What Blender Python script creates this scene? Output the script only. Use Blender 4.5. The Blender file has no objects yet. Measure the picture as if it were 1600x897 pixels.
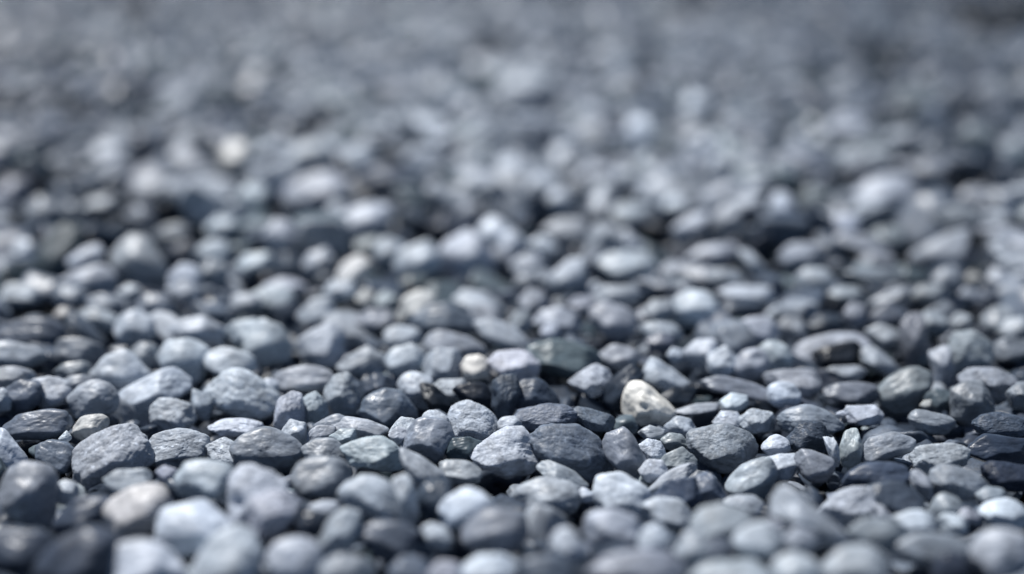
import bpy, math, numpy as np
from mathutils import Vector, Matrix

# ------------------------------------------------------------------ camera, world, sun, exposure
SC = bpy.context.scene
RES = (1600.0, 897.0)                 # the photograph's own pixels, used as a measuring grid
LENS, SENSOR = 50.0, 36.0
FPX = LENS / SENSOR * RES[0]
CAM_H = 0.105                         # camera 10.5 cm above the gravel
PITCH = math.radians(15.08)
cd = bpy.data.cameras.new("camera")
cam = bpy.data.objects.new("camera", cd)
SC.collection.objects.link(cam)
cam.location = (0, 0, CAM_H)
cam.rotation_euler = (math.radians(90) - PITCH, 0, 0)
cd.lens, cd.sensor_width = LENS, SENSOR
cd.clip_start, cd.clip_end = 0.005, 60.0
cd.dof.use_dof = True
cd.dof.focus_distance = 0.287
cd.dof.aperture_fstop = 5.2
cd.dof.aperture_blades = 0
SC.camera = cam

SUN_ELEV, SUN_ROT = math.radians(63), math.radians(-50)   # rotation measured from +Y towards +X
w = bpy.data.worlds.new("World"); SC.world = w; w.use_nodes = True
wn = w.node_tree
bg = wn.nodes["Background"]
sky = wn.nodes.new("ShaderNodeTexSky"); sky.sky_type = 'NISHITA'
sky.sun_disc = False; sky.sun_elevation = SUN_ELEV; sky.sun_rotation = SUN_ROT
sky.air_density = 1.0; sky.dust_density = 0.6; sky.ozone_density = 1.5
wn.links.new(sky.outputs[0], bg.inputs[0]); bg.inputs[1].default_value = 0.05
sd = bpy.data.lights.new("sun", 'SUN'); sd.energy = 5.0; sd.angle = math.radians(1.5)
sd.color = (1.0, 0.985, 0.965)
sun = bpy.data.objects.new("sun", sd); SC.collection.objects.link(sun)
sv = Vector((math.sin(SUN_ROT) * math.cos(SUN_ELEV), math.cos(SUN_ROT) * math.cos(SUN_ELEV), math.sin(SUN_ELEV)))
sun.rotation_euler = sv.to_track_quat('Z', 'Y').to_euler()
SC.view_settings.view_transform = 'Standard'; SC.view_settings.look = 'None'
SC.view_settings.exposure = 0.30; SC.view_settings.gamma = 1.0
SC.render.engine = 'CYCLES'
SC.cycles.use_denoising = True; SC.cycles.denoising_input_passes = 'RGB'; SC.cycles.use_adaptive_sampling = False
SC.cycles.max_bounces = 5
rng = np.random.default_rng(11)

# ------------------------------------------------------------------ view geometry helpers
R_ = np.array([1.0, 0, 0])
F_ = np.array([0, math.cos(PITCH), -math.sin(PITCH)])
U_ = np.array([0, math.sin(PITCH), math.cos(PITCH)])
C0 = np.array([0, 0, CAM_H])
def ray(px, py):                       # direction with unit component along the optical axis
    return F_ + R_ * ((px - RES[0] / 2) / FPX) + U_ * ((RES[1] / 2 - py) / FPX)
def project(P):
    q = P - C0
    d = q @ F_
    d = np.maximum(d, 1e-4)
    return RES[0] / 2 + FPX * (q @ R_) / d, RES[1] / 2 - FPX * (q @ U_) / d, d

# hollows between the stones, measured in the photo: centre x, y, half width, half height
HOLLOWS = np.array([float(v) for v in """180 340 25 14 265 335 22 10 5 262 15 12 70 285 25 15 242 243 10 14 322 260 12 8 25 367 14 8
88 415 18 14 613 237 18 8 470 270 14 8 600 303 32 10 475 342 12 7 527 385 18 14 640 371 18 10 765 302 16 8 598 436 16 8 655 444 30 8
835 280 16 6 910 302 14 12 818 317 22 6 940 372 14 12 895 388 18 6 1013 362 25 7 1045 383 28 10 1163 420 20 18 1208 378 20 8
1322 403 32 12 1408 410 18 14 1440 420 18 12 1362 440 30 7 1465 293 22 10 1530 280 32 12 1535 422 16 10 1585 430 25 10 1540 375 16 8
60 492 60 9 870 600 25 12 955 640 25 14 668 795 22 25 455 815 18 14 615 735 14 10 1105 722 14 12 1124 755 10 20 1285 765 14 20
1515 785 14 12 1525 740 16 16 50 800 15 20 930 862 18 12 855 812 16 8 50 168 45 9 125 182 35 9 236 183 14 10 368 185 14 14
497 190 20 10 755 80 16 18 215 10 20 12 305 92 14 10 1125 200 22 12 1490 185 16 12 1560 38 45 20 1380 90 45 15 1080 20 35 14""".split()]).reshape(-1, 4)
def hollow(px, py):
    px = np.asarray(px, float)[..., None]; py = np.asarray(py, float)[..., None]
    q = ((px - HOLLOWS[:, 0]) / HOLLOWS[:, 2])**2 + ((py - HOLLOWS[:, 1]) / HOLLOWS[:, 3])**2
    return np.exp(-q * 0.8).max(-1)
def sstep(a, b, x):
    t = np.clip((x - a) / (b - a), 0, 1); return t * t * (3 - 2 * t)
def on_ray(px, py, lift=0.0):                    # depth where a line of sight first meets the gravel surface
    d = ray(px, py); D = np.linspace(.12, 3.2, 6000)
    P = C0 + d * D[:, None]; gx, gy, _ = project(P * [1, 1, 0])
    k = np.argmax(P[:, 2] <= terrain(gx, gy) + lift)
    return D[k]
def terrain(px, py):                   # height of the gravel surface where the photo shows it
    px = np.asarray(px, float); py = np.asarray(py, float)
    edge = 678 + 0.095 * px + 10 * np.sin(px / 130.0)
    heap = (0.005 + .0025 * sstep(300, 900, px)) * sstep(edge + 10, edge + 90, py)
    wav = 0.0014 * np.sin(px / 140 + py / 75.0) + 0.001 * np.sin(px / 61 - py / 47.0 + 1)
    far = .0045 * sstep(520, 330, py) * (np.sin(px / 95 + py / 33.0) * np.sin(px / 160 - py / 21.0 + 2) + .5 * np.sin(px / 43.0 + py / 17.0))
    return heap + wav + far

# ------------------------------------------------------------------ numpy noise and stone shapes
_perm = np.random.default_rng(5).permutation(256)
_g = np.random.default_rng(6).normal(size=(256, 3)); _g /= np.linalg.norm(_g, axis=1)[:, None]
def noise3(p):
    i = np.floor(p).astype(int); f = p - i
    u = f * f * f * (f * (f * 6 - 15) + 10)
    out = 0
    for dx in (0, 1):
        for dy in (0, 1):
            for dz in (0, 1):
                h = _perm[(_perm[(_perm[(i[:, 0] + dx) & 255] + i[:, 1] + dy) & 255] + i[:, 2] + dz) & 255]
                g = _g[h]
                d = g[:, 0] * (f[:, 0] - dx) + g[:, 1] * (f[:, 1] - dy) + g[:, 2] * (f[:, 2] - dz)
                wgt = (u[:, 0] if dx else 1 - u[:, 0]) * (u[:, 1] if dy else 1 - u[:, 1]) * (u[:, 2] if dz else 1 - u[:, 2])
                out = out + wgt * d
    return out

def icosphere(n):
    t = (1 + 5 ** .5) / 2
    v = [(-1, t, 0), (1, t, 0), (-1, -t, 0), (1, -t, 0), (0, -1, t), (0, 1, t), (0, -1, -t), (0, 1, -t), (t, 0, -1), (t, 0, 1), (-t, 0, -1), (-t, 0, 1)]
    f = [(0, 11, 5), (0, 5, 1), (0, 1, 7), (0, 7, 10), (0, 10, 11), (1, 5, 9), (5, 11, 4), (11, 10, 2), (10, 7, 6), (7, 1, 8),
         (3, 9, 4), (3, 4, 2), (3, 2, 6), (3, 6, 8), (3, 8, 9), (4, 9, 5), (2, 4, 11), (6, 2, 10), (8, 6, 7), (9, 8, 1)]
    v = [np.array(a) / np.linalg.norm(a) for a in v]
    for _ in range(n):
        cache, nf = {}, []
        def mid(a, b):
            k = (min(a, b), max(a, b))
            if k not in cache:
                m = v[a] + v[b]; v.append(m / np.linalg.norm(m)); cache[k] = len(v) - 1
            return cache[k]
        for a, b, c in f:
            x, y, z = mid(a, b), mid(b, c), mid(c, a)
            nf += [(a, x, z), (b, y, x), (c, z, y), (x, y, z)]
        f = nf
    return np.array(v), np.array(f, dtype=np.int32)
ICO = {n: icosphere(n) for n in (1, 2, 3, 4, 5)}

def shape(dirs, N, H, p):              # softly rounded polyhedron: radius along each direction
    q = np.maximum(0, dirs @ N.T) / H
    return (q ** p).sum(1) ** (-1.0 / p)

def dents(dirs, r, n, deep):             # shallow bites and chipped hollows
    out = np.ones(len(dirs))
    for _ in range(n):
        c = r.normal(size=3); c /= np.linalg.norm(c)
        w_ = r.uniform(.25, .6)
        out -= deep * r.uniform(.4, 1) * np.exp(-((dirs - c) ** 2).sum(1) / w_ ** 2)
    return out
def rough_up(dirs, seed, a1, a2, a3):
    s = np.array([seed * 1.37, seed * 2.11, seed * 0.77])
    n = a1 * noise3(dirs * 1.4 + s) + a2 * noise3(dirs * 3.6 + s * 2)
    if a3:
        n = n + a3 * noise3(dirs * 9 + s) + a3 * .5 * noise3(dirs * 20 + s)
        rid = np.abs(noise3(dirs * 4.5 + s * 3)); n = n - a3 * 1.6 * np.clip(.12 - rid, 0, 1) / .12 * .5
    return 1 + n

def build_mesh(name, V, Fa, tint, mat):
    me = bpy.data.meshes.new(name)
    nv, nf = len(V), len(Fa)
    me.vertices.add(nv); me.vertices.foreach_set("co", V.astype(np.float32).ravel())
    me.loops.add(nf * 3); me.loops.foreach_set("vertex_index", Fa.astype(np.int32).ravel())
    me.polygons.add(nf); me.polygons.foreach_set("loop_start", np.arange(0, nf * 3, 3, dtype=np.int32))
    me.update(calc_edges=True)
    me.polygons.foreach_set("use_smooth", np.ones(nf, dtype=bool))
    at = me.attributes.new("stone_tint", 'FLOAT_COLOR', 'POINT')
    if tint.ndim == 1: tint = np.tile(tint, (nv, 1))
    at.data.foreach_set("color", tint.astype(np.float32).ravel())
    me.materials.append(mat)
    me.validate()
    return me

# ------------------------------------------------------------------ materials
def stone_material():
    m = bpy.data.materials.new("stone"); m.use_nodes = True
    nt = m.node_tree; N = nt.nodes; L = nt.links; b = N["Principled BSDF"]
    def nd(t, **k):
        o = N.new(t)
        for a, v in k.items(): setattr(o, a, v)
        return o
    def val(o, i, v): o.inputs[i].default_value = v
    at = nd("ShaderNodeAttribute", attribute_name="stone_tint")
    tc = nd("ShaderNodeTexCoord"); oi = nd("ShaderNodeObjectInfo")
    off = nd("ShaderNodeVectorMath", operation='ADD')
    L.new(tc.outputs["Object"], off.inputs[0]); L.new(oi.outputs["Random"], off.inputs[1])
    co = off.outputs[0]
    def noise(scale, det, rough=.5, dist=0.0):
        n = nd("ShaderNodeTexNoise"); L.new(co, n.inputs["Vector"])
        val(n, "Scale", scale); val(n, "Detail", det); val(n, "Roughness", rough); val(n, "Distortion", dist)
        return n.outputs["Fac"]
    def math_(op, a, b_=None, c=None):
        o = nd("ShaderNodeMath", operation=op)
        for i, x in enumerate((a, b_, c)):
            if x is None: continue
            if isinstance(x, (int, float)): o.inputs[i].default_value = x
            else: L.new(x, o.inputs[i])
        return o.outputs[0]
    def rangef(x, a, b_, c, d):
        o = nd("ShaderNodeMapRange"); L.new(x, o.inputs[0])
        for i, v in enumerate((a, b_, c, d)): o.inputs[i + 1].default_value = v
        return o.outputs[0]
    sp = at.outputs["Alpha"]
    blot = rangef(noise(190, 5, .6, .6), .32, .68, .72, 1.22)
    fine = rangef(noise(1500, 4, .65), .3, .7, -.5, .5)
    grain = rangef(noise(3800, 2, .6), .35, .65, -.5, .5)
    f1 = math_('MULTIPLY', fine, math_('MULTIPLY_ADD', sp, .40, .05))
    f2 = math_('MULTIPLY', grain, math_('MULTIPLY_ADD', sp, .22, .03))
    mid = rangef(noise(520, 4, .6, .8), .38, .62, -.13, .15)
    tot = math_('ADD', math_('ADD', math_('ADD', blot, mid), f1), f2)
    # pale mineral spots and thin veins
    spots = rangef(noise(700, 3, .7), .60, .70, 0, 1)
    spots = math_('MULTIPLY', spots, math_('MULTIPLY_ADD', sp, .9, .10))
    vein = math_('ABSOLUTE', math_('SUBTRACT', noise(120, 4, .55, 1.2), .5))
    vein = rangef(vein, 0, .012, .35, 0)
    add = math_('ADD', tot, math_('ADD', spots, vein))
    vm = nd("ShaderNodeVectorMath", operation='SCALE'); L.new(at.outputs["Color"], vm.inputs[0]); L.new(add, vm.inputs["Scale"])
    L.new(vm.outputs[0], b.inputs["Base Color"])
    rg = rangef(noise(450, 3, .6), .3, .7, .30, .50)
    rg = math_('MULTIPLY_ADD', sp, .15, rg)
    lum = nd("ShaderNodeRGBToBW"); L.new(at.outputs["Color"], lum.inputs[0])
    L.new(math_('ADD', rg, rangef(lum.outputs[0], .03, .30, -.05, .08)), b.inputs["Roughness"])
    b.inputs["Specular IOR Level"].default_value = .33
    h1 = noise(420, 5, .62); h2 = noise(1700, 4, .6)
    hh = math_('ADD', math_('MULTIPLY', h1, 1.0), math_('MULTIPLY', h2, .42))
    L.new(rangef(lum.outputs[0], .02, .15, .16, .45), b.inputs['Specular IOR Level'])
    bp = nd("ShaderNodeBump"); L.new(hh, bp.inputs["Height"])
    bp.inputs["Distance"].default_value = .0008
    L.new(math_('MULTIPLY_ADD', sp, .28, .05), bp.inputs["Strength"])
    L.new(bp.outputs[0], b.inputs["Normal"])
    return m
STONE = stone_material()
gm = bpy.data.materials.new("shadow_darkened_grit"); gm.use_nodes = True
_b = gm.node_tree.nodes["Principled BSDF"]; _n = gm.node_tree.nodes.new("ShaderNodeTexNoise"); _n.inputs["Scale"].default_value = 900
_r = gm.node_tree.nodes.new("ShaderNodeValToRGB"); _r.color_ramp.elements[0].color = (.004, .005, .007, 1); _r.color_ramp.elements[1].color = (.02, .022, .027, 1)  # near-black base colour deepens the shadow seen in the gaps
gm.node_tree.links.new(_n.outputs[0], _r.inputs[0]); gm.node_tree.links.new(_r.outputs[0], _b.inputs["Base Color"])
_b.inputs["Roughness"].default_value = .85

TONE = {1: .022, 2: .04, 3: .07, 4: .13, 5: .225, 6: .33, 7: .41, 8: .48, 9: .55}
HUE = {'k': (1.2, 1.18, 1.12), '': (.885, .988, 1.13), 'p': (.90, .98, 1.12), 'c': (.985, 1.0, 1.0), 'y': (.985, 1.0, 1.0), 'g': (.875, 1.005, 1.09), 'b': (.87, .98, 1.16), 'w': (1.2, 1.33, 1.46)}  # 'w' is lightened beyond white to paint the sun glints
def cool(v): return 1 + 2.2 * max(0, .25 - v) / .25     # dark tones tinted bluer to carry the navy cast of the shadows
def tint_of(tone, flags, r):
    k = next((c for c in 'kpcygbw' if c in flags), '')
    v = TONE[tone] * (1 + r.uniform(-.07, .07))
    h = np.array(HUE[k]) ** cool(v) * (1 + r.normal(0, .012, 3))
    return np.append(h * v, (.85 if 'r' in flags else .12))
CATALOG = """
A 4 s -30,330 40,240 180,205 300,215 390,270 400,310 330,350 150,370; grey dome-backed pebble over a dark hollow at the left edge; grey dome-backed pebble
A 6 s -30,350 120,360 220,390 290,440 270,480 150,505 0,470
A 5 s 295,410 360,345 470,325 570,345 640,400 640,440 560,480 400,490; smooth humped grey pebble resting on a small flat one at the left; smooth humped grey pebble
A 5 s 330,540 400,485 500,465 560,490 550,540 420,575
A 7 s -40,20 80,-10 200,0 250,60 210,120 60,135 -40,120
A 7 c 340,180 380,130 450,150 460,230 400,260
A 4 a 370,190 430,150 520,200 640,330 640,400 560,340 470,290
A 7 s 490,170 600,130 720,190 740,260 660,300 520,250
A 7 s 740,200 850,150 950,200 960,300 900,370 780,360 700,280
A 5 s 820,400 870,350 960,370 990,470 920,540 820,520
A 7 s 560,560 660,440 780,400 860,460 930,560 860,620 740,660 640,620
A 7 s 980,440 1040,350 1160,330 1290,390 1280,540 1220,620 1060,580
A 8 s 730,720 770,650 900,570 1000,520 1080,505 1160,540 1185,610 1140,670 1060,710 960,790 880,840 760,810; large pale smooth bean-shaped pebble leaning up to the right; large pale bean-shaped pebble
A 6 r 945,760 1000,710 1100,712 1180,740 1220,830 1150,900 1000,900 950,850
A 6 b 1190,640 1240,665 1330,700 1330,760 1290,840 1200,800
A 7 r 1275,655 1340,580 1440,525 1530,530 1640,600 1720,680 1740,760 1660,830 1560,840 1420,800 1330,730; plump mottled pale pebble right of the leaning bean-shaped one; plump mottled pebble
A 6 s 430,700 500,620 600,590 680,620 730,700 710,780 600,830 480,820; evenly rounded mid-grey pebble left of the leaning bean-shaped pebble; evenly rounded grey pebble
A 6 s 370,620 430,565 520,555 570,590 540,640 430,670
A 7 r 210,590 300,570 420,600 450,660 400,740 280,770 230,700
A 6 r -60,560 0,510 100,505 190,535 220,580 150,620 0,620
A 4 s 30,640 120,590 230,600 265,650 240,740 120,800 50,800
A 6 s -50,650 20,640 70,700 60,770 -40,790
A 4 s 20,880 130,800 290,775 400,790 445,840 430,900 300,950 100,950; long smooth dark grey pebble left of a small cream one; long dark grey pebble
A 8 c 450,880 510,820 600,800 670,820 680,860 620,910 540,960 470,940; small flat cream pebble right of a long dark grey pebble; small flat cream pebble
A 9 r 1310,880 1380,835 1500,828 1620,850 1640,900 1560,930 1400,935; flat white pebble under the plump mottled pebble; flat white pebble
A 7 s 1280,500 1290,420 1400,380 1560,430 1600,520 1520,560 1380,560
A 7 s 1060,290 1120,220 1260,190 1380,260 1370,350 1200,340
A 7 s 1390,280 1450,220 1600,210 1690,280 1620,350 1450,350
A 5 s 860,120 920,50 1040,60 1090,150 1010,210 900,200
A 5 s 540,80 640,50 740,90 760,150 640,170 560,140
A 7 s 740,30 800,-10 870,10 880,80 800,100
A 6 s 340,60 400,0 520,20 540,90 440,140 360,120
A 7 s 1040,20 1150,-30 1240,10 1240,80 1120,100
A 6 s 1440,80 1500,50 1600,60 1620,130 1530,170 1450,150
B 9 k 1275,500 1310,450 1390,432 1450,480 1450,560 1380,595 1300,580; small bright white ball-like pebble, roundest one near the centre; small white ball-like pebble
B 8 r 1440,470 1500,420 1600,405 1700,415 1760,480 1740,570 1640,595 1540,560; pale lumpy pebble right of the small white ball-like pebble; pale lumpy pebble
B 8 c 880,220 930,80 1020,40 1100,70 1125,140 1080,220 980,270 910,260; pale cap-shaped pebble with a darker one leaning on its right; pale cap-shaped pebble
B 4 s 970,230 1070,130 1200,110 1300,170 1380,230 1330,290 1150,280 1020,290; long dark grey pebble leaning on the pale cap-shaped one; long dark leaning pebble
B 7 s 1240,90 1300,30 1430,50 1520,110 1540,170 1440,195 1320,150
B 7 s 1360,230 1440,200 1600,260 1680,340 1660,400 1540,390 1430,320
B 7 s 790,290 880,250 1000,270 1040,330 960,390 820,380
B 6 s 1040,330 1150,280 1280,310 1400,370 1420,430 1300,420 1080,390
B 7 s 810,460 860,380 980,360 1050,440 1050,520 950,580 840,560
B 7 a 1045,430 1130,395 1260,410 1285,560 1220,620 1100,610 1040,540; blocky light grey pebble left of the small white ball-like one; blocky light grey pebble
B 6 a 515,500 580,440 700,370 800,420 830,520 740,570 580,555
B 7 r 240,370 330,300 450,230 530,280 540,420 480,510 330,480 270,430
B 7 s -60,300 40,220 150,260 210,360 200,460 60,500 -60,470
B 6 s 80,570 200,515 330,495 430,515 490,580 450,650 300,660 130,640; flat grey pebble with a deep black underside behind the mottled one; flat pebble with black underside
B 6 r 430,640 500,560 570,545 610,610 650,720 620,790 500,800 440,720
B 3 a 625,630 740,550 830,560 880,620 800,700 650,700
B 4 a 630,800 700,690 800,642 900,655 960,740 1005,830 900,880 740,870; dark grey wedge-shaped pebble with a sharp ridge along its top; dark wedge-shaped pebble
B 7 s 885,620 920,560 1000,540 1090,580 1110,700 1060,770 980,760 910,700
B 1 a 1015,605 1100,620 1200,700 1260,780 1200,815 1110,790 1040,700; black sliver of stone left of a rounded black pebble; black sliver of stone
B 6 r 1080,640 1150,590 1290,580 1320,640 1260,720 1170,720
B 1 s 1215,650 1300,608 1420,615 1490,700 1490,800 1380,760 1270,710; black rounded pebble just behind an egg-shaped pale one; black rounded pebble
B 7 r 1193,850 1230,760 1320,720 1400,740 1480,810 1520,900 1460,960 1280,970 1210,930; pale egg-shaped pebble with faint bands in front of black pebbles; pale egg-shaped pebble
B 7 r 830,910 900,825 980,835 1020,900 980,1000 870,1000
B 7 r 985,900 1060,790 1130,765 1185,815 1210,900 1150,990 1030,970
B 7 r 140,720 220,652 280,680 300,800 290,900 180,930 115,860; lumpy pale pebble like a double tooth right of the plump mottled one; lumpy pale double tooth
B 6 r 300,700 370,660 440,730 445,800 380,850 300,820
B 5 s 320,890 420,830 500,790 560,810 620,860 640,900 500,930 380,930
B 6 s 490,880 560,815 700,830 810,890 760,950 560,950
B 7 s 1500,860 1540,820 1620,812 1660,870 1620,930 1530,920
B 3 r 1480,600 1540,555 1620,570 1650,680 1600,800 1520,850 1470,740
B 7 s 20,590 90,575 145,610 130,660 60,670
B 7 s -40,60 60,0 200,20 230,100 130,170 -20,160
B 7 s 260,190 340,90 450,80 500,160 460,240 330,260
B 8 s 430,30 480,-30 600,-20 630,40 560,90 460,80
B 8 y 620,70 680,20 740,50 740,120 660,140; small beige pebble among light grey ones behind the centre; small beige pebble
B 5 p 620,220 700,150 830,160 870,230 780,280 660,270
C 4 ag 110,385 240,328 380,350 500,400 548,460 440,565 330,570 160,535; flat dark grey slab with sharp edges, right of the pale lumpy pebble; flat dark grey slab
C 7 ra 365,600 430,540 520,498 600,530 622,590 560,690 470,690 420,650; glittering pale faceted chip of stone left of the pitted cream pebble; glittering faceted chip
C 2 s 560,690 620,580 740,500 820,560 740,650 690,760 620,780; dark rounded pebble between the faceted chip and the pitted cream pebble; dark rounded pebble
C 9 k 697,720 730,620 800,588 860,620 890,690 960,730 1008,780 980,840 880,880 780,870 710,810; cream pebble with a small dark pit, the creamiest near the centre; pitted cream pebble
C 3 s 0,660 60,590 160,578 230,630 290,700 292,740 180,755 20,765; low arched pebble with pale top and black front beside the slab; low arched pebble
C 4 ra -10,830 40,770 200,740 340,750 400,800 380,860 250,900 60,890; flat rough dark grey pebble in front of the low arched pebble; flat rough dark pebble
C 4 r 370,790 420,752 520,790 600,800 650,840 620,900 480,900
C 8 a 830,520 870,448 930,470 1010,550 1100,600 1010,660 900,650 835,600; pale pyramid-shaped pebble behind the pitted cream pebble; pale pyramid-shaped pebble
C 1 a 925,685 1010,630 1155,640 1130,700 1050,755 980,740; black triangular pebble right of the pitted cream pebble; black triangular pebble
C 6 s 490,150 560,113 680,130 765,190 765,280 690,355 600,320 520,240; boat-shaped oval pebble with light top and black underside; boat-shaped oval pebble
C 9 s 1005,130 1040,60 1120,28 1220,45 1285,120 1275,200 1190,258 1080,243 1020,190; round smooth very pale pebble standing out right of the centre; round smooth pale pebble
C 7 s 1380,260 1480,200 1600,200 1690,270 1620,340 1480,345
C 6 s 1370,500 1430,410 1530,390 1600,440 1600,520 1520,600 1420,600
C 7 s 1070,420 1150,340 1260,340 1300,440 1200,520 1100,500
C 7 s 1220,440 1330,380 1400,450 1390,540 1300,580 1230,530
C 7 s 140,230 200,160 300,140 400,180 430,250 380,300 260,260
C 8 s 175,290 210,245 280,255 295,310 220,330
C 7 s 50,90 110,20 210,40 240,110 170,150 80,140
C 6 s -10,220 30,160 100,170 120,250 60,310 0,290
C 6 s 540,440 640,370 760,400 800,470 700,520 580,500
C 6 s 800,260 900,220 1010,240 1060,310 1000,360 860,340
C 4 p 840,340 930,290 1010,330 1010,400 900,410
C 8 s 970,430 1000,385 1060,400 1070,460 1010,480
C 6 s 1010,780 1150,735 1280,730 1275,770 1100,812; thin stick-like grey pebble right of the pitted cream pebble; thin stick-like pebble
C 8 s 1300,720 1370,672 1460,688 1475,750 1390,788 1310,770; small pale oval pebble right of the thin stick-like one; small pale oval pebble
C 5 s 1180,600 1300,560 1480,600 1620,660 1600,720 1440,670 1260,655
C 7 s 950,880 1030,812 1110,830 1150,900 1060,940
C 7 r 1255,850 1310,780 1400,790 1440,870 1340,910
C 7 r 1400,840 1500,768 1620,790 1650,890 1480,920
C 6 s 480,60 560,0 760,10 790,80 700,120 540,110
C 6 s 820,150 880,90 990,90 1010,160 930,215 850,210
C 8 s 1280,30 1400,0 1600,10 1620,80 1500,90 1350,70
C 3 s 1300,120 1380,75 1500,80 1560,130 1480,190 1340,190
C 6 s 350,120 400,70 490,70 510,130 430,170
C 8 r 790,1150 850,1085 930,1090 970,1150 930,1235 840,1220
D 7 s 150,450 220,360 400,298 560,303 630,360 620,430 480,450 200,520; light grey slab arching over a black block of stone at right; light arching slab
D 1 a 298,420 345,382 540,345 582,380 575,480 330,505; black block of stone tucked under the light arching slab; black block of stone
D 7 s 590,400 660,380 780,470 830,520 760,557 650,520 590,470; light oval pebble slanting down right of the black block; light slanting oval pebble
D 7 s 325,530 400,500 560,500 632,540 580,580 400,577
D 5 s 680,680 720,600 820,532 930,510 1012,548 1022,620 960,710 880,785 780,798 700,750; large smooth grey egg-shaped pebble, most complete one at the right; smooth grey egg-shaped pebble
D 5 s 320,660 400,620 530,600 660,620 700,680 660,740 500,730 380,700
D 8 a 440,800 500,752 660,748 712,800 700,860 560,862 480,840; short pale slab in front of the smooth grey egg-shaped pebble; short pale slab
D 7 s -60,400 20,340 100,370 145,450 120,520 0,525 -80,480
D 6 s -60,560 80,530 260,530 330,590 310,660 250,700 100,680
D 9 s 0,640 60,598 160,608 212,670 180,745 80,765 10,725; bright white pebble right of centre, left of the smooth grey egg; bright white pebble
D 5 s 20,840 150,760 260,740 400,800 480,890 350,930 150,920
D 5 pa 1145,640 1240,600 1330,610 1400,740 1390,830 1260,870 1160,810; mauve-grey angular pebble in front of a knobbly ring-like stone; mauve-grey angular pebble
D 6 r 1180,570 1280,518 1420,518 1540,580 1500,700 1420,740 1300,640; knobbly stone with a hollow at the right edge; knobbly hollow stone
D 5 r 1500,660 1560,600 1660,600 1700,700 1620,780 1530,760
D 3 r 1290,870 1330,810 1440,785 1600,830 1640,900 1500,950 1350,940; white-speckled dark stone at the right edge; white-speckled dark stone
D 5 p 875,830 930,770 1060,790 1160,830 1190,890 1100,930 950,910
D 4 g 960,700 1040,640 1140,660 1150,750 1050,780
D 9 y 945,745 975,715 1015,710 1025,745 985,765; tiny cream fragment in front of the smooth grey egg-shaped pebble; tiny cream fragment
D 6 r 1140,420 1180,310 1280,290 1380,370 1400,460 1320,540 1200,560 1150,500
D 7 s 1010,400 1060,360 1130,370 1155,560 1140,640 1060,620 1030,520
D 7 s 620,280 700,240 800,280 842,340 780,400 690,372
D 7 s 480,170 520,110 590,130 610,210 560,270 500,240
D 6 s 600,130 700,60 880,-10 900,30 800,90 660,140
D 3 s 240,240 320,180 420,180 470,250 440,300 300,310
D 6 s 60,250 110,200 200,200 235,270 200,330 90,330
D 7 s 380,50 450,5 560,10 610,60 560,95 430,90
D 5 p 840,250 890,180 960,190 1000,400 960,510 880,500 850,400; upright mauve-grey pebble standing on end behind the grey egg; upright mauve-grey pebble
D 6 s 940,220 990,160 1100,170 1120,270 1050,340 960,320
D 7 s 1135,220 1190,170 1260,190 1250,270 1160,290
D 6 s 1330,210 1400,140 1500,140 1530,230 1470,300 1360,300
D 7 s 1440,280 1500,210 1600,200 1650,270 1600,340 1480,340
D 6 s 900,60 950,0 1080,0 1120,70 1050,120 930,110
D 9 s 1195,55 1230,10 1290,30 1295,90 1230,115
D 4 s 1290,90 1340,20 1420,40 1430,110 1340,130
D 5 p 1400,400 1470,330 1600,340 1650,410 1550,460 1430,460
D 4 p 640,180 740,105 850,110 870,210 780,270 670,260
D 7 s 1410,50 1480,0 1600,-10 1640,60 1580,110 1460,110
E 8 s -60,0 20,0 90,80 160,170 140,260 60,300 -60,280; pale smooth pebble cut by the left edge under the long dark one; pale left-edge pebble
E 4 s 210,110 300,70 420,90 470,160 440,260 340,280 250,200
E 5 s 0,420 60,260 150,190 300,230 350,330 340,500 300,610 160,620 60,500; large mid-grey pebble standing tall near the lower left edge; tall mid-grey pebble
E 7 s 330,360 400,315 480,330 492,400 420,465 350,440
E 6 r 475,130 560,60 700,-10 820,-30 900,60 930,200 800,270 680,390 500,350 465,220; big craggy grey stone behind the palest rounded pebble, lower left; big craggy stone
E 6 r 880,130 960,30 1120,-10 1280,40 1290,150 1200,220 1000,230
E 6 s 650,310 740,250 900,250 950,330 860,400 720,400
E 8 c 612,530 700,430 850,352 1000,342 1048,400 1020,520 950,620 865,700 770,692 660,615; pale creamy pebble with pointed right shoulder in the lower left; pale creamy pointed pebble
E 7 s 1085,290 1150,210 1280,188 1420,220 1455,320 1400,420 1240,445 1110,400; light rounded pebble with shaded right side above the white lower-left one; light shaded-side pebble
E 7 r 1440,300 1520,232 1640,250 1780,330 1800,420 1700,600 1560,600 1440,540; pale knobbly pebble with a dark dent in its top; dented knobbly pebble
E 9 s 975,700 1020,500 1100,470 1250,438 1370,500 1430,600 1380,700 1240,775 1100,785; very pale plump pebble right of the creamy pointed one; very pale plump pebble
E 9 s 665,820 720,730 860,698 1000,730 1110,830 1160,950 900,1050 680,1000; pale dome cut by the bottom edge below the creamy pointed pebble; pale bottom-edge dome
E 7 s 1150,950 1220,800 1330,660 1460,600 1570,660 1620,800 1600,950 1400,1050; broad light pebble cut by the bottom edge, leaning left; broad leaning bottom pebble
E 3 s 330,640 370,520 470,430 640,415 690,450 630,560 540,660 450,700; smooth dark slate pebble left of the creamy pointed one; smooth dark slate pebble
E 3 p 170,950 260,800 380,680 560,620 700,680 730,800 640,950 400,1050; large dark mauve pebble at the bottom edge, lower left; large dark mauve pebble
E 3 p -50,640 60,610 250,640 320,710 260,830 100,900 -50,880
E 6 b 960,270 1020,225 1100,250 1110,320 1010,340
E 7 r 1290,100 1400,55 1520,120 1565,225 1450,240 1330,200
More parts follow.
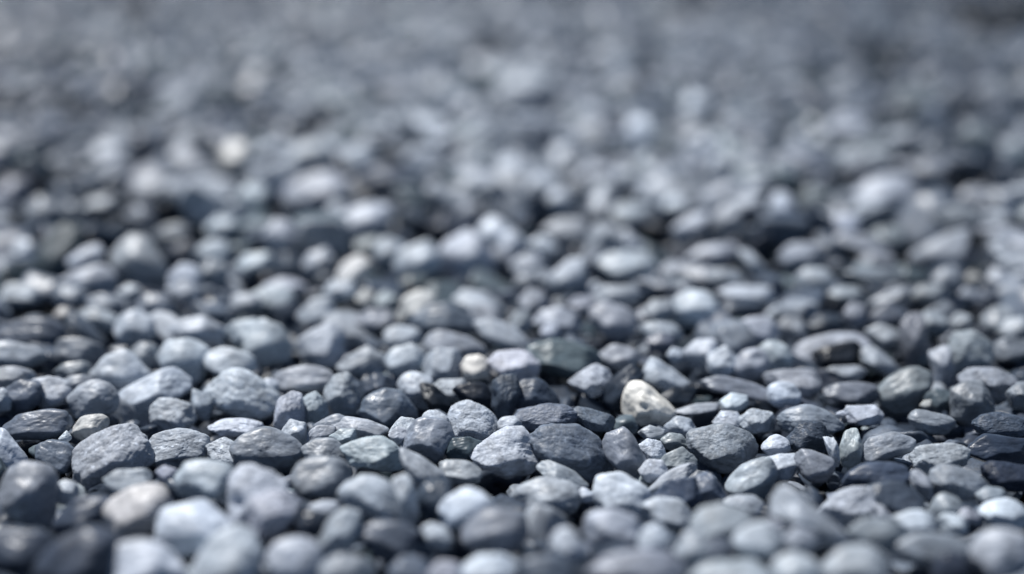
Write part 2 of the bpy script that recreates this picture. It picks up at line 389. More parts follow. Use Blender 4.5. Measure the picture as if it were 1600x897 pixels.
E 9 s 365,55 412,2 448,50 420,75; tiny white triangular chip near the left edge; tiny white triangular chip
F 5 s -150,120 -70,20 60,-5 180,30 275,110 265,190 200,260 60,280 -90,240; broad grey oval pebble below the lumpy double-tooth pebble; broad grey oval pebble
F 7 s 160,20 210,-60 300,-40 312,20 290,115 230,95
F 5 s 290,110 370,58 480,60 545,120 570,200 480,250 350,230
F 6 s 310,20 380,-30 490,-20 490,30 400,70 330,70
F 7 s 460,40 530,-5 610,0 625,60 550,108
F 7 a 540,110 650,63 780,46 870,90 930,160 900,245 820,250 700,220 600,220; flat light grey pebble with a crisp back edge, lower centre; flat crisp-edged pebble
F 6 s 900,110 1000,150 1110,220 1190,300 1100,380 1000,380 950,290 900,200
F 5 b 880,90 950,-10 1010,-70 1160,-60 1215,10 1225,70 1180,160 1100,215 1000,170; blue-grey pebble with dark front face left of the palest slab-sided one; blue-grey dark-faced pebble
F 3 ag 1190,150 1230,58 1330,48 1425,80 1400,150 1340,195 1230,190; small dark flat slab squeezed beside a large pale pebble; small dark flat slab
F 8 ar 1340,150 1400,95 1560,-10 1650,-5 1730,90 1795,200 1700,270 1560,290 1440,250; large pale flat-topped pebble with crisp edges at the lower centre; large pale flat-topped pebble
F 7 s 825,30 880,-20 965,10 930,65 880,98
F 6 s 1110,230 1180,188 1320,200 1400,260 1380,335 1200,330
F 5 s 220,300 280,200 420,170 560,200 600,280 540,400 420,445 280,420; big soft grey pebble in the foreground below the broad oval; big soft grey pebble
F 7 s 520,420 570,320 680,285 800,310 870,400 900,500 880,580 740,570 600,500; large light smooth pebble in the lower-centre foreground; large light smooth pebble
F 7 s 850,330 910,255 970,320 985,430 1015,520 985,600 900,560; upright light pebble at the left rim of a black gap; upright light pebble
F 3 s 985,420 1060,320 1200,310 1220,400 1140,560 1020,570
F 9 s 1140,520 1180,430 1300,360 1420,395 1490,470 1450,560 1340,640 1220,640; pale rounded pebble right of the black gap, lower centre; pale pebble by black gap
F 5 p 1260,700 1320,580 1450,490 1600,505 1730,560 1710,660 1600,750 1400,765; long mauve-grey pebble in front of the pale one by the gap; long mauve foreground pebble
F 7 s 1035,620 1090,578 1180,610 1225,680 1180,750 1080,720
F 7 s 1075,890 1140,820 1240,820 1290,890 1280,970 1090,970
F 9 s 1290,850 1380,788 1540,778 1630,840 1610,950 1300,960; pale flat pebble cut by the bottom edge near the centre; pale flat bottom-edge pebble
F 7 s 385,690 450,560 560,495 640,530 640,650 560,770 480,800 400,770; upright light pebble in the lower-left-of-centre foreground; upright light foreground pebble
F 4 p 650,620 760,568 900,580 1015,640 960,750 860,810 760,790 680,700
F 7 s 65,770 150,688 260,720 340,680 400,760 400,950 120,960
F 5 s 395,850 520,775 680,790 740,880 720,970 420,970
F 7 r -30,440 100,385 215,410 265,490 190,600 80,690 -30,680
F 8 s 330,480 400,440 510,455 520,510 420,530
F 2 s 240,560 330,500 430,520 420,640 300,690
F 4 s 820,870 920,788 1040,800 1095,900 1060,970 860,970
G 4 r 112,60 200,-20 400,-25 520,40 605,190 600,275 500,325 400,255 250,200 155,155; big rough dark stone with white speckles in the sharp zone; big rough speckled stone
G 5 s 570,120 600,20 700,-8 770,60 830,170 868,290 830,375 740,300 610,200; smooth grey pebble with a pointed top and black curved underside; pointed-top grey pebble
G 7 r 790,100 850,60 930,80 962,150 920,232 850,222; small glittery white-speckled pebble right of the pointed-top grey one; small glittery pebble
G 5 ga 870,270 960,155 1060,108 1130,165 1148,215 1060,250 960,300; flat green-grey pebble behind the pale-edged crescent pebble; flat green-grey pebble
G 6 s 853,372 930,290 1040,228 1152,203 1155,255 1060,290 960,340 885,398; slim crescent-shaped pebble with a pale upper edge; slim crescent pebble
G 3 ab 888,412 970,322 1140,305 1180,420 1110,525 1000,460; dark angular pebble in front of the slim crescent pebble; dark angular pebble
G 4 ab 1145,320 1220,246 1290,340 1345,430 1240,480 1150,440; dark grey fin-shaped pebble with a pointed tip; fin-shaped pebble
G 5 r 1110,20 1300,-35 1450,10 1535,100 1500,180 1400,250 1280,260 1180,200 1120,120; rough bulky grey pebble with black hollow under its front; rough bulky grey pebble
G 6 s 1333,330 1380,260 1500,190 1600,173 1650,250 1620,370 1560,445 1440,415 1345,395; smooth steel-grey pebble beside an upright disc-shaped one; smooth steel-grey pebble
G 6 s 1300,440 1400,408 1500,410 1565,460 1520,545 1400,510
G 9 s 513,400 550,290 700,268 790,320 870,400 900,490 800,570 600,560; large pale block-like pebble in the foreground right of centre; large pale foreground block
G 6 s 140,240 220,188 380,260 465,335 440,410 300,360
G 6 s -20,440 40,350 200,300 370,330 430,440 360,530 200,550 40,520; broad soft light-grey pebble in the foreground below the speckled stone; broad soft foreground pebble
G 8 s 395,410 440,358 520,400 510,450 430,450
G 7 s 430,610 480,520 640,500 780,560 810,650 720,735 560,735 450,680
G 7 s 800,490 900,420 1050,440 1115,540 1060,630 900,610
G 6 s 1100,600 1180,488 1300,460 1440,500 1515,590 1480,690 1300,710 1150,690
G 8 s 775,700 820,610 920,590 975,680 940,810 830,830
G 8 s 240,700 290,620 370,620 450,720 485,800 400,855 300,810
G 5 s 480,880 600,780 800,738 1000,780 1070,880 1000,930 600,930
G 4 s -20,880 100,800 260,780 370,860 340,960 0,960
G 6 s 1020,760 1080,640 1200,640 1245,760 1160,860 1060,860
G 4 p 1195,760 1260,675 1360,690 1385,800 1280,850
G 7 s 1380,690 1450,600 1600,570 1690,680 1600,800 1440,790
G 6 s 1100,910 1250,830 1500,820 1610,890 1580,970 1100,970
G 5 g 930,60 980,20 1060,30 1105,90 1040,130 960,115
G 6 s 780,20 860,-30 950,0 930,50 850,70
H 7 s -45,110 -10,50 60,28 130,60 152,130 80,165 0,170
H 7 s -20,180 80,150 170,158 187,210 140,290 50,355 0,340 -40,260; disc-like light pebble standing on edge beside the steel-grey one; upright disc-like pebble
H 5 s 153,165 200,122 320,140 402,180 414,260 360,325 240,312 180,235; barrel-shaped pebble with light top and dark underside; barrel-shaped pebble
H 3 b 463,325 520,260 620,213 760,206 860,230 898,290 860,335 700,345 520,365; long dark loaf-shaped pebble with a thin lit top; long loaf-shaped pebble
H 3 a 600,380 700,338 820,333 900,375 967,440 930,500 800,540 700,490 620,440; dark glossy pebble below the long loaf-shaped one; dark glossy pebble
H 7 r 318,515 440,400 540,362 640,370 672,430 640,540 540,610 400,590; light mottled stone left of the dark glossy pebble; light mottled stone
H 6 a 893,258 950,260 1010,310 1022,450 1000,472 940,380 895,320; thin upright grey slab right of the long loaf-shaped pebble; thin upright slab
H 5 r 1010,340 1030,260 1090,220 1190,240 1310,290 1357,340 1300,412 1200,438 1100,412 1030,412; sharp grey pear-shaped pebble at right with a dark shadow below; grey pear-shaped pebble
H 6 r 883,170 940,110 1060,82 1180,88 1242,130 1220,212 1120,252 1000,268 920,232; rounded grey pebble behind the pear-shaped one; rounded grey back pebble
H 2 b 1237,135 1300,68 1370,33 1480,50 1620,60 1640,180 1500,212 1340,192; long wet-looking dark stone at the right edge; long wet-looking dark stone
H 2 rb 1343,230 1400,198 1520,220 1640,230 1660,370 1500,375 1380,335; rough dark pebble below the wet-looking stone at the right edge; rough dark edge pebble
H 8 a 352,55 410,48 442,120 445,260 400,210; thin pale wedge standing up left of an upright oval; thin pale wedge
H 6 g 452,100 490,15 560,-5 588,100 578,205 520,250 458,205; upright oval pebble right of the thin pale wedge; upright oval pebble
H 3 r 118,60 200,-50 330,-45 405,60 380,145 260,135 155,115; dark rough pebble behind the barrel-shaped one; dark rough pebble
H 5 s 575,140 640,50 780,18 905,60 905,125 800,160 680,195 600,192
H 8 s 787,545 850,508 960,506 1025,540 1045,610 960,650 820,640; pale half-hidden pebble directly below the dark glossy pebble, lower right; pale half-hidden pebble
H 5 s 1003,510 1050,420 1110,396 1182,430 1215,505 1160,570 1040,570; small domed grey pebble in front of the pear-shaped one; small domed grey pebble
H 6 s 1170,520 1240,485 1320,520 1310,580 1200,580
H 9 s 1328,520 1380,438 1500,430 1630,480 1650,590 1540,620 1400,600; whitest pebble cut by the right edge in the foreground; white right-edge pebble
H 8 s 1045,575 1100,523 1220,540 1275,595 1200,650 1100,640
H 5 s 1298,400 1360,357 1460,368 1485,440 1380,495 1320,470
H 7 s 0,430 50,363 150,368 260,465 400,570 525,690 450,745 300,715 130,590 15,515; long pale finger-like pebble slanting down right in the foreground; long finger-like pebble
H 3 r 188,390 260,348 320,400 348,462 300,505 230,475
H 5 s 500,630 600,560 760,560 845,660 780,750 600,750
H 7 a 648,460 720,478 790,565 660,590
H 8 s 40,820 150,760 280,800 335,900 300,970 40,970
H 6 s 330,870 450,740 620,720 745,800 720,930 400,960
H 5 s 790,720 950,640 1150,650 1270,740 1100,820 900,820
H 2 p 1025,870 1100,765 1230,780 1275,900 1240,970 1040,970; dark mauve pebble cut by the bottom edge at the lower right; dark mauve bottom-edge pebble
H 7 s 1270,770 1340,640 1480,620 1630,680 1650,860 1500,910 1340,890
H 6 s -40,620 20,550 90,600 115,700 40,770 -40,750
H 6 s 100,680 180,600 290,640 310,720 220,780 120,760
I 9 s 560,60 620,10 760,20 830,80 780,140 640,150 560,110
I 8 y 1375,90 1430,10 1530,20 1565,150 1540,260 1450,270 1390,200; tall beige pebble in the left background, warmest-coloured one there; tall beige background pebble
I 9 s 60,700 110,620 200,620 240,700 190,770 100,770
I 8 s 420,740 520,660 620,640 640,700 560,780 450,790
I 7 s 380,870 480,800 620,770 710,830 690,900 500,930
I 6 p 700,700 800,580 900,600 1030,780 1030,860 900,900 740,860
I 8 s 1280,530 1350,470 1460,480 1500,560 1420,610 1310,600
I 7 s 1230,660 1300,610 1400,620 1440,700 1370,770 1280,730
I 8 s 1050,830 1130,760 1220,780 1250,870 1150,930 1060,910
I 5 s 780,450 850,400 950,430 960,510 860,530
I 5 s 940,600 1020,530 1130,510 1190,570 1130,620 1000,650
I 3 p 1030,690 1110,630 1200,620 1180,740 1080,780
I 7 s 420,570 480,520 550,560 550,630 460,650
I 6 p -20,300 60,220 140,240 160,340 60,420 -20,400
I 5 s 160,420 240,340 350,370 380,450 300,560 180,540
I 6 s 490,420 570,350 700,330 750,380 680,440 550,460
I 8 s 1480,340 1540,270 1640,280 1680,340 1620,400 1520,390
I 8 s 1480,760 1540,700 1660,690 1710,740 1640,800 1520,810
I 5 s 1240,800 1300,730 1400,760 1410,850 1340,900 1260,880
J 9 s 550,80 600,20 700,20 760,90 730,170 640,180 570,140
J 6 s 170,90 260,10 420,0 480,70 420,140 250,150
J 7 s 930,110 990,30 1090,40 1140,120 1080,180 970,170
J 7 s 180,300 280,230 460,190 560,240 560,350 450,430 280,420 200,370; big curved light pebble in the background left of centre; curved light background pebble
J 8 s 490,500 600,420 760,370 860,410 830,520 740,600 600,620 500,570; big pale oblong pebble in the middle distance above centre-left; pale oblong mid-distance pebble
J 7 s 50,580 120,490 220,510 280,590 230,670 110,690
J 8 s 1340,240 1400,190 1500,190 1540,240 1450,290 1370,280
J 4 p 610,230 700,160 880,140 980,220 960,320 780,300
J 8 a 860,800 900,690 1000,690 1060,610 1130,690 1140,800 1040,860 920,860
J 8 r 1150,700 1220,610 1320,560 1420,640 1480,780 1440,870 1320,885 1220,810; biggest pale pebble in the middle distance, just left of centre; biggest pale mid-distance pebble
J 9 s 1390,560 1430,470 1500,460 1620,560 1690,620 1660,680 1540,660 1420,640; pale peaked pebble behind the biggest pale one; pale peaked pebble
J 6 s 730,660 800,600 910,630 930,700 860,780 760,780
J 7 s 280,780 340,690 430,660 480,730 420,800 310,850
J 9 y 500,850 540,760 640,710 720,760 680,830 620,930 520,930; cream-beige pebble in the middle distance left of centre; cream-beige mid-distance pebble
J 7 s 50,900 150,850 260,860 320,920 200,960 80,950
J 3 p 1080,530 1180,440 1300,470 1390,500 1330,590 1180,600
J 3 s 860,480 950,400 1080,430 1090,520 980,560 880,540
J 6 s 1250,440 1320,370 1400,400 1380,480 1290,490
J 3 s 110,760 180,690 270,720 270,800 200,840 130,810
J 3 g 870,870 960,820 1100,830 1120,890 1000,930 890,920
J 5 p 1430,700 1500,650 1600,680 1600,760 1500,780
K 9 s 215,210 260,150 320,170 330,230 280,280 230,260
K 8 s 210,360 260,300 340,300 380,370 340,440 250,460
K 8 s 440,200 500,140 600,160 650,220 560,260 460,250
K 7 s 600,440 700,390 850,410 900,480 860,540 740,530 640,490
K 9 w 950,400 980,350 1050,340 1090,390 1050,440 980,450; tiny brilliant white pebble in the background right of centre; tiny brilliant white pebble
K 8 s 1000,540 1100,460 1200,440 1250,490 1200,550 1050,600
K 7 s 1250,470 1330,390 1420,410 1430,520 1340,580 1260,550
K 7 s 600,620 650,560 730,550 810,640 800,720 680,680
K 9 s -70,620 -20,560 40,590 60,660 10,710 -60,690
K 8 s 110,630 170,590 240,610 290,670 240,720 150,710
K 8 a 210,870 280,800 350,740 430,730 450,830 400,920 270,930
K 7 s 540,740 640,690 830,690 900,780 840,860 680,860 580,810; wide flat light pebble in the middle distance above the boat-shaped one; wide flat mid-distance pebble
K 7 s 1090,730 1180,660 1380,630 1420,680 1300,760 1150,780
K 5 s 1210,830 1290,790 1400,800 1440,860 1340,890 1240,870
K 7 s 1420,690 1470,660 1580,780 1600,850 1540,860 1460,780
K 6 s 190,540 300,480 430,480 500,580 430,640 300,630
K 6 s 0,760 80,700 200,720 220,790 120,830 20,820
L 9 s 10,420 40,330 110,310 170,410 190,490 100,530 30,500; white peaked pebble in the background at right of centre; white peaked background pebble
L 9 s 390,520 430,450 530,450 570,520 520,570 430,570
L 7 s 540,340 640,240 780,200 880,230 930,340 860,420 720,430 600,400; biggest light pebble in the right background; biggest right background pebble
L 7 s 290,110 350,50 440,60 480,120 420,170 320,160
L 5 g 190,350 250,290 350,290 390,380 330,440 230,430
L 5 p 910,170 990,110 1120,110 1170,190 1110,240 980,230
L 6 p 1190,340 1260,280 1370,290 1410,360 1330,400 1220,390
L 7 s 80,700 150,640 290,630 350,700 290,780 130,780
L 8 s 170,840 240,790 360,800 410,870 340,930 220,930
L 7 s 860,720 960,680 1080,660 1130,570 1250,560 1220,700 1180,790 1000,770
L 5 s 1060,420 1180,400 1300,430 1370,500 1320,560 1150,540 1070,480
L 7 s 1410,580 1480,530 1600,560 1680,630 1600,660 1470,620
L 5 s 420,830 560,790 740,790 840,830 800,870 600,860
L 6 s 1020,860 1090,790 1180,800 1210,890 1120,940 1040,920
L 8 y 1225,850 1270,805 1325,840 1310,895 1250,895; small tan pebble in the right background, only orange-tinted one there; small tan pebble
L 8 a 1380,850 1420,790 1500,850 1600,880 1640,950 1420,940
L 5 g 620,590 700,530 850,530 880,620 780,680 660,660
L 7 s 380,620 480,570 620,590 760,690 700,740 560,690
M 9 w 540,330 560,300 595,300 610,335 590,362 555,360; brilliant pebble highest up of the bright glints, upper right of centre; topmost brilliant pebble
M 9 w 362,410 380,378 420,380 438,412 418,440 380,440; bright white glint pebble second highest in the background; second bright glint pebble
M 8 s 585,460 605,430 645,435 650,475 610,490
M 8 s -10,265 40,230 120,240 140,280 90,305 20,300
M 7 s 990,400 1030,365 1090,375 1105,415 1050,440 1000,435
M 5 g 1395,430 1440,395 1490,410 1490,455 1440,470
"""  # F 3 at 985,420 is a dark pebble modelled where a black gap shows
# ------------------------------------------------------------------ read the catalogue
def hull(P):
    P = sorted(map(tuple, P))
    def half(pts):
        o = []
        for p in pts:
            while len(o) > 1 and (o[-1][0]-o[-2][0])*(p[1]-o[-2][1]) - (o[-1][1]-o[-2][1])*(p[0]-o[-2][0]) <= 0: o.pop()
            o.append(p)
        return o[:-1]
    return np.array(half(P) + half(P[::-1]))       # counter-clockwise with y up
ORG = {'A': (0, 447), 'B': (400, 447), 'C': (800, 447), 'D': (1200, 447), 'E': (0, 672), 'F': (400, 672), 'G': (800, 672), 'H': (1200, 672),
       'I': (0, 222), 'J': (400, 222), 'K': (800, 222), 'L': (1200, 222), 'M': (800, 0)}
items = []
for ln in CATALOG.strip().split("\n"):
    f = ln.split(";")
    t, tone, flags, pts = f[0].split(" ", 3)
    s = 1.9975 if t == 'M' else 3.9875
    P = np.array([[float(v) for v in q.split(",")] for q in pts.split()]) / s + np.array(ORG[t])
    h = hull(P * [1, -1]) * [1, -1]                 # back to pixels, y down
    x, y = h[:, 0], h[:, 1]; x2, y2 = np.roll(x, -1), np.roll(y, -1)
    cr = x * y2 - x2 * y; A = cr.sum() / 2
    c = np.array([((x + x2) * cr).sum(), ((y + y2) * cr).sum()]) / (6 * A)
    items.append(dict(t=t, tone=int(tone), flags=flags, hull=h, c=c, area=abs(A), label=f[1].strip() if len(f) > 1 else None, lm=f[2].strip() if len(f) > 2 else None))
loose = sorted([i for i in items if not i['label'] and 'w' not in i['flags'] and i['t'] != 'M'], key=lambda i: i['area'])
for i in loose[:max(0, len(items) - 300)]: i['stuff'] = True     # the smallest ones belong to the uncounted gravel
for it in items:
    h = it['hull']; q = h - it['c']
    # principal axes of the outline
    M = np.zeros((2, 2))
    k = 12
    E = np.concatenate([h + (np.roll(h, -1, 0) - h) * (j / k) for j in range(k)]) - it['c']
    E[:, 1] *= -1
    wl = np.linalg.norm(np.roll(h, -1, 0) - h, axis=1); W = np.tile(wl, k)
    M = (E * W[:, None]).T @ E / W.sum()
    ev, ve = np.linalg.eigh(M)
    it['ax'] = ve[:, ::-1]
    pr = E @ it['ax']
    it['ab'] = (pr.max(0) - pr.min(0)) / 2
    it['w'] = np.ptp(h[:, 0]); it['h'] = np.ptp(h[:, 1])
    px, py = it['c']; d = ray(px, py)
    it['depth'] = it['d0'] = float(on_ray(px, py, .008 if it['t'] == 'M' else .0015 if py < 440 else 0))
    it['ray'] = d
# small adjustments in depth so that neighbours touch rather than pass through each other
n = len(items)
dep = np.array([i['depth'] for i in items]); d0 = dep.copy()
rays = np.array([i['ray'] for i in items]); cc = np.array([i['c'] for i in items])
ab = np.array([i['ab'] for i in items]); by = np.array([i['hull'][:, 1].max() for i in items]) + np.array([0.6 * i['c'][1] for i in items])
near = [(i, j) for i in range(n) for j in range(i + 1, n) if np.linalg.norm(cc[i] - cc[j]) < (ab[i].max() + ab[j].max()) * 1.1]
for itn in range(70):
    P = C0 + rays * dep[:, None]
    rad = ab.mean(1) * dep / FPX
    push = np.zeros(n)
    for i, j in near:
        need = .80 * (rad[i] + rad[j]); dd = np.linalg.norm(P[i] - P[j])
        if dd < need:
            s = 1 if by[i] > by[j] else -1
            push[i] -= s * (need - dd) * .3; push[j] += s * (need - dd) * .3
    dep = np.clip(dep + np.clip(push, -.002, .002), d0 * .955, d0 * 1.05)
for i, it in enumerate(items): it['depth'] = dep[i]

def hero_verts(it, lod, r):
    dep = it['depth']; k = dep / FPX
    a, b = it['ab'] * k
    t = .42 * (a + b) * r.uniform(.9, 1.1)
    S = np.zeros((3, 3))                              # local unit ball -> right, up, forward metres
    S[0, :2] = it['ax'][0] * [a, b]; S[1, :2] = it['ax'][1] * [a, b]; S[2, 2] = t
    h = it['hull'] * [1, -1]; c = it['c'] * [1, -1]
    N, H = [], []
    ang = 'a' in it['flags']
    m = len(h)
    for q in range(m):
        p0, p1 = h[q] - c, h[(q + 1) % m] - c
        e = p1 - p0; L = np.linalg.norm(e)
        if L < 1e-3: continue
        nn = np.array([e[1], -e[0]]) / L
        if nn @ p0 < 0: nn = -nn
        dist = (nn @ p0) * k
        up = nn[1]
        al = math.radians((34 + 16 * up) * r.uniform(.8, 1.2)); be = math.radians(r.uniform(25, 50))
        N.append([nn[0] * math.cos(al), nn[1] * math.cos(al), -math.sin(al)]); H.append(dist * math.cos(al) + t * .12)
        N.append([nn[0] * math.cos(be), nn[1] * math.cos(be), math.sin(be)]); H.append(dist * math.cos(be) + t * .2)
        N.append([nn[0], nn[1], 0]); H.append(dist)
    tx, ty = r.normal(0, .28), r.normal(.18, .3)
    v = np.array([tx, ty, -1.0]); v /= np.linalg.norm(v); N.append(v); H.append(t * 1.02)
    for ty_, hh_ in ((r.uniform(.65, 1.0), r.uniform(.80, .95)), (-r.uniform(.35, .8), r.uniform(.80, .95))):   # worn ridge: an upper and a lower front face
        v = np.array([r.normal(0, .3), ty_, -1.0]); v /= np.linalg.norm(v); N.append(v); H.append(t * hh_ * (1 if it['ab'][0] < 2 * it['ab'][1] else .9))
    v = np.array([r.normal(0, .3), r.normal(0, .3), 1.0]); v /= np.linalg.norm(v); N.append(v); H.append(t * .9)
    for _ in range(4 if ang else 2):                  # an extra chipped facet facing up or towards the viewer
        v = np.array([r.normal(0, .8), r.normal(.2, .7), -1.0]); v /= np.linalg.norm(v); N.append(v); H.append(t * r.uniform(.80, 1.0))
    N = np.array(N); H = np.maximum(np.array(H), 1e-5)
    Np = N @ S
    p = r.uniform(28, 40) if ang else (r.uniform(16, 26) if 'r' in it['flags'] else r.uniform(9, 19))
    dirs, F = ICO[lod]
    rr = shape(dirs, Np, H, p) * 1.5 ** (1 / p) * (1.3 if it['t'] == 'M' else 1.15 if it['c'][1] < 560 else 1.10)
    if 'r' in it['flags']: rr = rr * rough_up(dirs, r.uniform(0, 99), .09, .06, .02)
    else: rr = rr * rough_up(dirs, r.uniform(0, 99), .10, .045, .009)
    rr = rr * dents(dirs, r, 5, .11)
    if it['lm'] in ('pitted cream pebble', 'dented knobbly pebble', 'knobbly hollow stone'):   # the one deep hole each of these shows
        pc = np.array([.12, .1, -1.0]) if it['lm'][0] == 'p' else np.array([.25, .45, -.85]); pc /= np.linalg.norm(pc)
        wd, dp = (.15, .22) if it['lm'][0] == 'p' else (.28, .35)
        rr = rr * (1 - dp * np.exp(-((dirs - pc) ** 2).sum(1) / wd ** 2))
    X = (dirs * rr[:, None]) @ S.T
    world = X[:, :1] * R_ + X[:, 1:2] * U_ + X[:, 2:] * F_
    return world + C0 + it['ray'] * dep, F

# ------------------------------------------------------------------ words for the labels
TW = {1: 'black', 2: 'near-black', 3: 'dark grey', 4: 'dark grey', 5: 'mid-grey', 6: 'grey', 7: 'light grey', 8: 'pale grey', 9: 'whitish'}
def look(it):
    k = next((c for c in 'pcygb' if c in it['flags']), '')
    tone = TW[it['tone']]
    if k == 'p': tone = 'dark mauve-grey' if it['tone'] < 5 else 'mauve-grey'
    if k == 'y': tone = 'beige'
    if k == 'c': tone = 'cream-tinged'
    if k == 'g': tone = 'dark greenish-grey' if it['tone'] < 5 else 'greenish-grey'
    if k == 'b': tone = 'bluish grey'
    asp = it['ab'][0] / it['ab'][1]
    ang = math.degrees(math.atan2(it['ax'][1, 0], it['ax'][0, 0])) % 180
    if asp < 1.22: s = 'rounded'
    else:
        s = 'oval' if asp < 1.75 else 'elongated'
        if 25 < ang < 65: s += ' right-leaning'
        elif 115 < ang < 155: s += ' left-leaning'
        elif 65 <= ang <= 115: s = 'upright ' + s
        else: s = 'flat-lying ' + s
    if 'r' in it['flags']: s = 'rough ' + s
    elif 'a' in it['flags']: s = 'angular ' + s
    return tone + ' ' + s
def direction(d):
    dx, dy = d
    if abs(dx) > 2.2 * abs(dy): return 'right of' if dx > 0 else 'left of'
    if abs(dy) > 1.6 * abs(dx): return 'in front of' if dy > 0 else 'behind'
    return ('in front and ' if dy > 0 else 'behind and ') + ('right of' if dx > 0 else 'left of')
heroes = [i for i in items if not i.get('stuff')]
marks = [i for i in heroes if i['lm']]
used = set(i['label'] for i in heroes if i['label'])
todo = [i for i in heroes if not i['label']]
cands = []
for it in todo:
    for m in marks:
        d = it['c'] - m['c']; dist = np.linalg.norm(d)
        cands.append((dist, id(it), it, m, d))
cands.sort(key=lambda c: (c[0], c[1]))
taken = set()
for dist, _, it, m, d in cands:                      # nearest pair first: a phrase goes to the closest stone it fits
    key = (look(it), direction(d), m['lm'])
    if it.get('label') or key in taken:
        continue
    taken.add(key)
    lb = f"{key[0]} pebble {'just ' if dist < 55 else ''}{key[1]} the {key[2]}"
    it['label'] = lb if len(lb.split()) <= 16 else lb.replace('just ', '')

# ------------------------------------------------------------------ the pebbles that can be told apart
def link(name, me, loc=None):
    o = bpy.data.objects.new(name, me); SC.collection.objects.link(o)
    return o
stuffV, stuffF, stuffT = [], [], []
nv = 0
def add_stuff(V, F, tint):
    global nv
    stuffV.append(V); stuffF.append(F + nv); stuffT.append(np.tile(tint, (len(V), 1))); nv += len(V)
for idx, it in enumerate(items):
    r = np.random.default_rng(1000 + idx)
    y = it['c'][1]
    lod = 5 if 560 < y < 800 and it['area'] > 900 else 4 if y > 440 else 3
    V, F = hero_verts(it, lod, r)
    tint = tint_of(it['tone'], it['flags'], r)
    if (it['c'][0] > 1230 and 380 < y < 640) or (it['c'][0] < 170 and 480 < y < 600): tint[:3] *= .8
    if it.get('stuff'):
        add_stuff(V, F, tint); continue
    base = np.array([V[:, 0].mean(), V[:, 1].mean(), V[:, 2].min()])
    me = build_mesh("pebble", V - base, F, tint, STONE)
    o = link("pebble", me); o.location = base
    o["label"] = it['label']; o["category"] = "pebble"; o["group"] = "pebbles lying on the gravel bed"

# ------------------------------------------------------------------ the uncounted gravel below, between and beyond
def variant(lod, r):
    m = r.integers(9, 15)
    N = r.normal(size=(m, 3)); N /= np.linalg.norm(N, axis=1)[:, None]
    N = np.vstack([N, [[0, 0, 1], [0, 0, -1], [1, 0, 0], [-1, 0, 0], [0, 1, 0], [0, -1, 0]]])
    H = r.uniform(.72, 1.0, len(N))
    dirs, F = ICO[lod]
    p = r.choice([9, 14, 22, 34])
    X = dirs * (shape(dirs, N, H, p) * 1.08 * rough_up(dirs, r.uniform(0, 99), .12, .06, .012) * dents(dirs, r, 4, .14))[:, None]
    return X * [1, r.uniform(.5, .95), r.uniform(.3, .8)]
VAR = {l: [variant(l, np.random.default_rng(50 + k + 100 * l)) for k in range(36)] for l in (2, 3)}
def rot(r, tilt):
    a = r.uniform(0, 2 * math.pi); b = r.normal(0, tilt); c = r.normal(0, tilt)
    return np.array(Matrix.Rotation(b, 3, 'X') @ Matrix.Rotation(c, 3, 'Y') @ Matrix.Rotation(a, 3, 'Z'))
def tone_pick(r, light, sg):
    t = np.exp(r.normal(math.log(light), sg)); return float(np.clip(t, .03, .37))
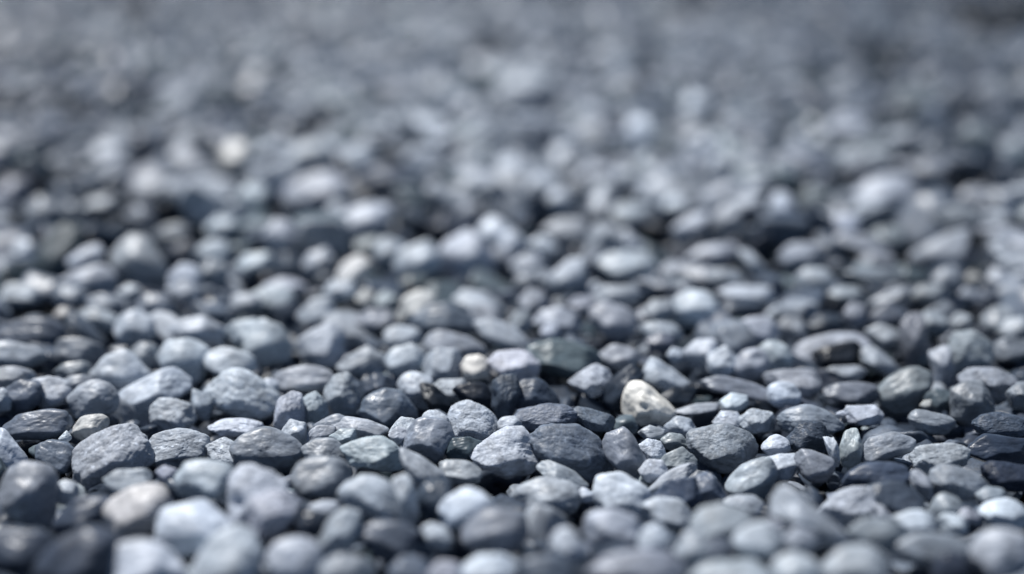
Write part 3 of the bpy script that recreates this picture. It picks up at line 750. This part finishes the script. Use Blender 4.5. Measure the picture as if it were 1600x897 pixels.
def scatter(spacing, lift, size, r, y0, y1, mode):
    row = 0; yy = y0
    while yy < y1:
        half = .36 * yy * 1.12 + .05
        xx = -half + (row % 2) * spacing / 2
        n_ = int(2 * half / spacing) + 1
        X = xx + np.arange(n_) * spacing + r.normal(0, spacing * .22, n_)
        Y = yy + r.normal(0, spacing * .22, n_)
        G = np.stack([X, Y, np.zeros(n_)], 1)
        px, py, d = project(G)
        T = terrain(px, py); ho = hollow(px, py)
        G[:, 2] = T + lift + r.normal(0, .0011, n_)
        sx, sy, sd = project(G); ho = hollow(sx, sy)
        for k in range(n_):
            s = size * float(np.clip(np.exp(r.normal(0, .32)), .5, 1.7)) / 2
            hk = ho[k]
            if mode == 'top':
                s_px = s * FPX / sd[k]
                if hk > .4 and py[k] > 215: continue
                if sy[k] > 200:
                    q = (np.abs(cc - [sx[k], sy[k]]) @ [1, 0]) ** 2 / (ab.max(1) * .95 + s_px * .25) ** 2 + ((cc[:, 1] - sy[k]) / (ab.min(1) * 1.0 + s_px * .25)) ** 2
                    if q.min() < 1: continue
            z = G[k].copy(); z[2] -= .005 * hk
            lod = 3 if py[k] > 330 and mode == 'top' or py[k] > 450 else 2
            v = VAR[lod][r.integers(36)]
            V = (v * s * [1.1, 1.1, 1.0]) @ rot(r, .38).T + z
            light = .02 if mode == 'bed' else .07 if mode == 'chip' else .10 if sy[k] > 540 else .20 if sy[k] > 215 else .135  # bed, chips and near fill coloured dark so gaps read as black shadow
            fl = r.random()
            t = tone_pick(r, light, .72 if sy[k] > 215 else .5)
            if mode == 'top' and sy[k] < 480:        # shading and corner falloff baked into stone tones; bright middle lightened below
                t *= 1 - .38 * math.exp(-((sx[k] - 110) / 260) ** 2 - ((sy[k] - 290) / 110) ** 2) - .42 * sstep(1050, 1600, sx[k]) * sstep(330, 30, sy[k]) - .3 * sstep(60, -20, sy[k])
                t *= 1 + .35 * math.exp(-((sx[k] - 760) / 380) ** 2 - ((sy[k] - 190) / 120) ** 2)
            if hk > .2: t *= .2  # stones blackened at the gaps, shadow the high sun would not leave
            if fl < .02 and mode == 'top' and sy[k] > 150: t = r.uniform(.33, .42)
            hue = HUE['p' if fl > .8 else 'g' if fl > .68 else '']
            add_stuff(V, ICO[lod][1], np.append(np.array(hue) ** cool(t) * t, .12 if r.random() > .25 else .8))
        yy += spacing * .87; row += 1
r = np.random.default_rng(77)
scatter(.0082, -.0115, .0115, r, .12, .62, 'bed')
scatter(.0078, -.0060, .0066, r, .16, .42, 'chip')
scatter(.0095, -.0056, .0110, r, .12, .335, 'top')
scatter(.0092, -.0022, .0116, r, .335, .42, 'top')
scatter(.0112, -.0008, .0142, r, .42, .75, 'top')
scatter(.0142, .0, .0172, r, .75, 2.4, 'top')
me = build_mesh("gravel", np.concatenate(stuffV), np.concatenate(stuffF), np.concatenate(stuffT), STONE)
g = link("gravel", me)
g["label"] = "countless small blue-grey pebbles of the gravel bed running back out of focus"; g["category"] = "gravel"; g["kind"] = "stuff"
print("stones verts", nv)

# ------------------------------------------------------------------ the ground under the gravel
xs = np.concatenate([[-30, -6], np.linspace(-1.5, 1.5, 61), [6, 30]]); ys = np.concatenate([[-10, -1], np.linspace(.02, 2.6, 131), [6, 40]])
GX, GY = np.meshgrid(xs, ys); G = np.stack([GX.ravel(), GY.ravel(), np.zeros(GX.size)], 1)
px, py, d = project(G)
ok = (G[:, 1] > .1) & (G[:, 1] < 2.6) & (np.abs(G[:, 0]) < 1.5)
G[:, 2] = np.where(ok, terrain(np.clip(px, -400, 2000), np.clip(py, -100, 1000)), 0) - .0165
nx = len(xs); I = np.arange(len(ys) - 1)[:, None] * nx + np.arange(nx - 1)[None]
Q = np.stack([I, I + 1, I + nx + 1, I + nx], -1).reshape(-1, 4)
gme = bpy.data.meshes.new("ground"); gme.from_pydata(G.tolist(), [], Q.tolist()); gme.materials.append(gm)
go = link("ground", gme); go["kind"] = "structure"
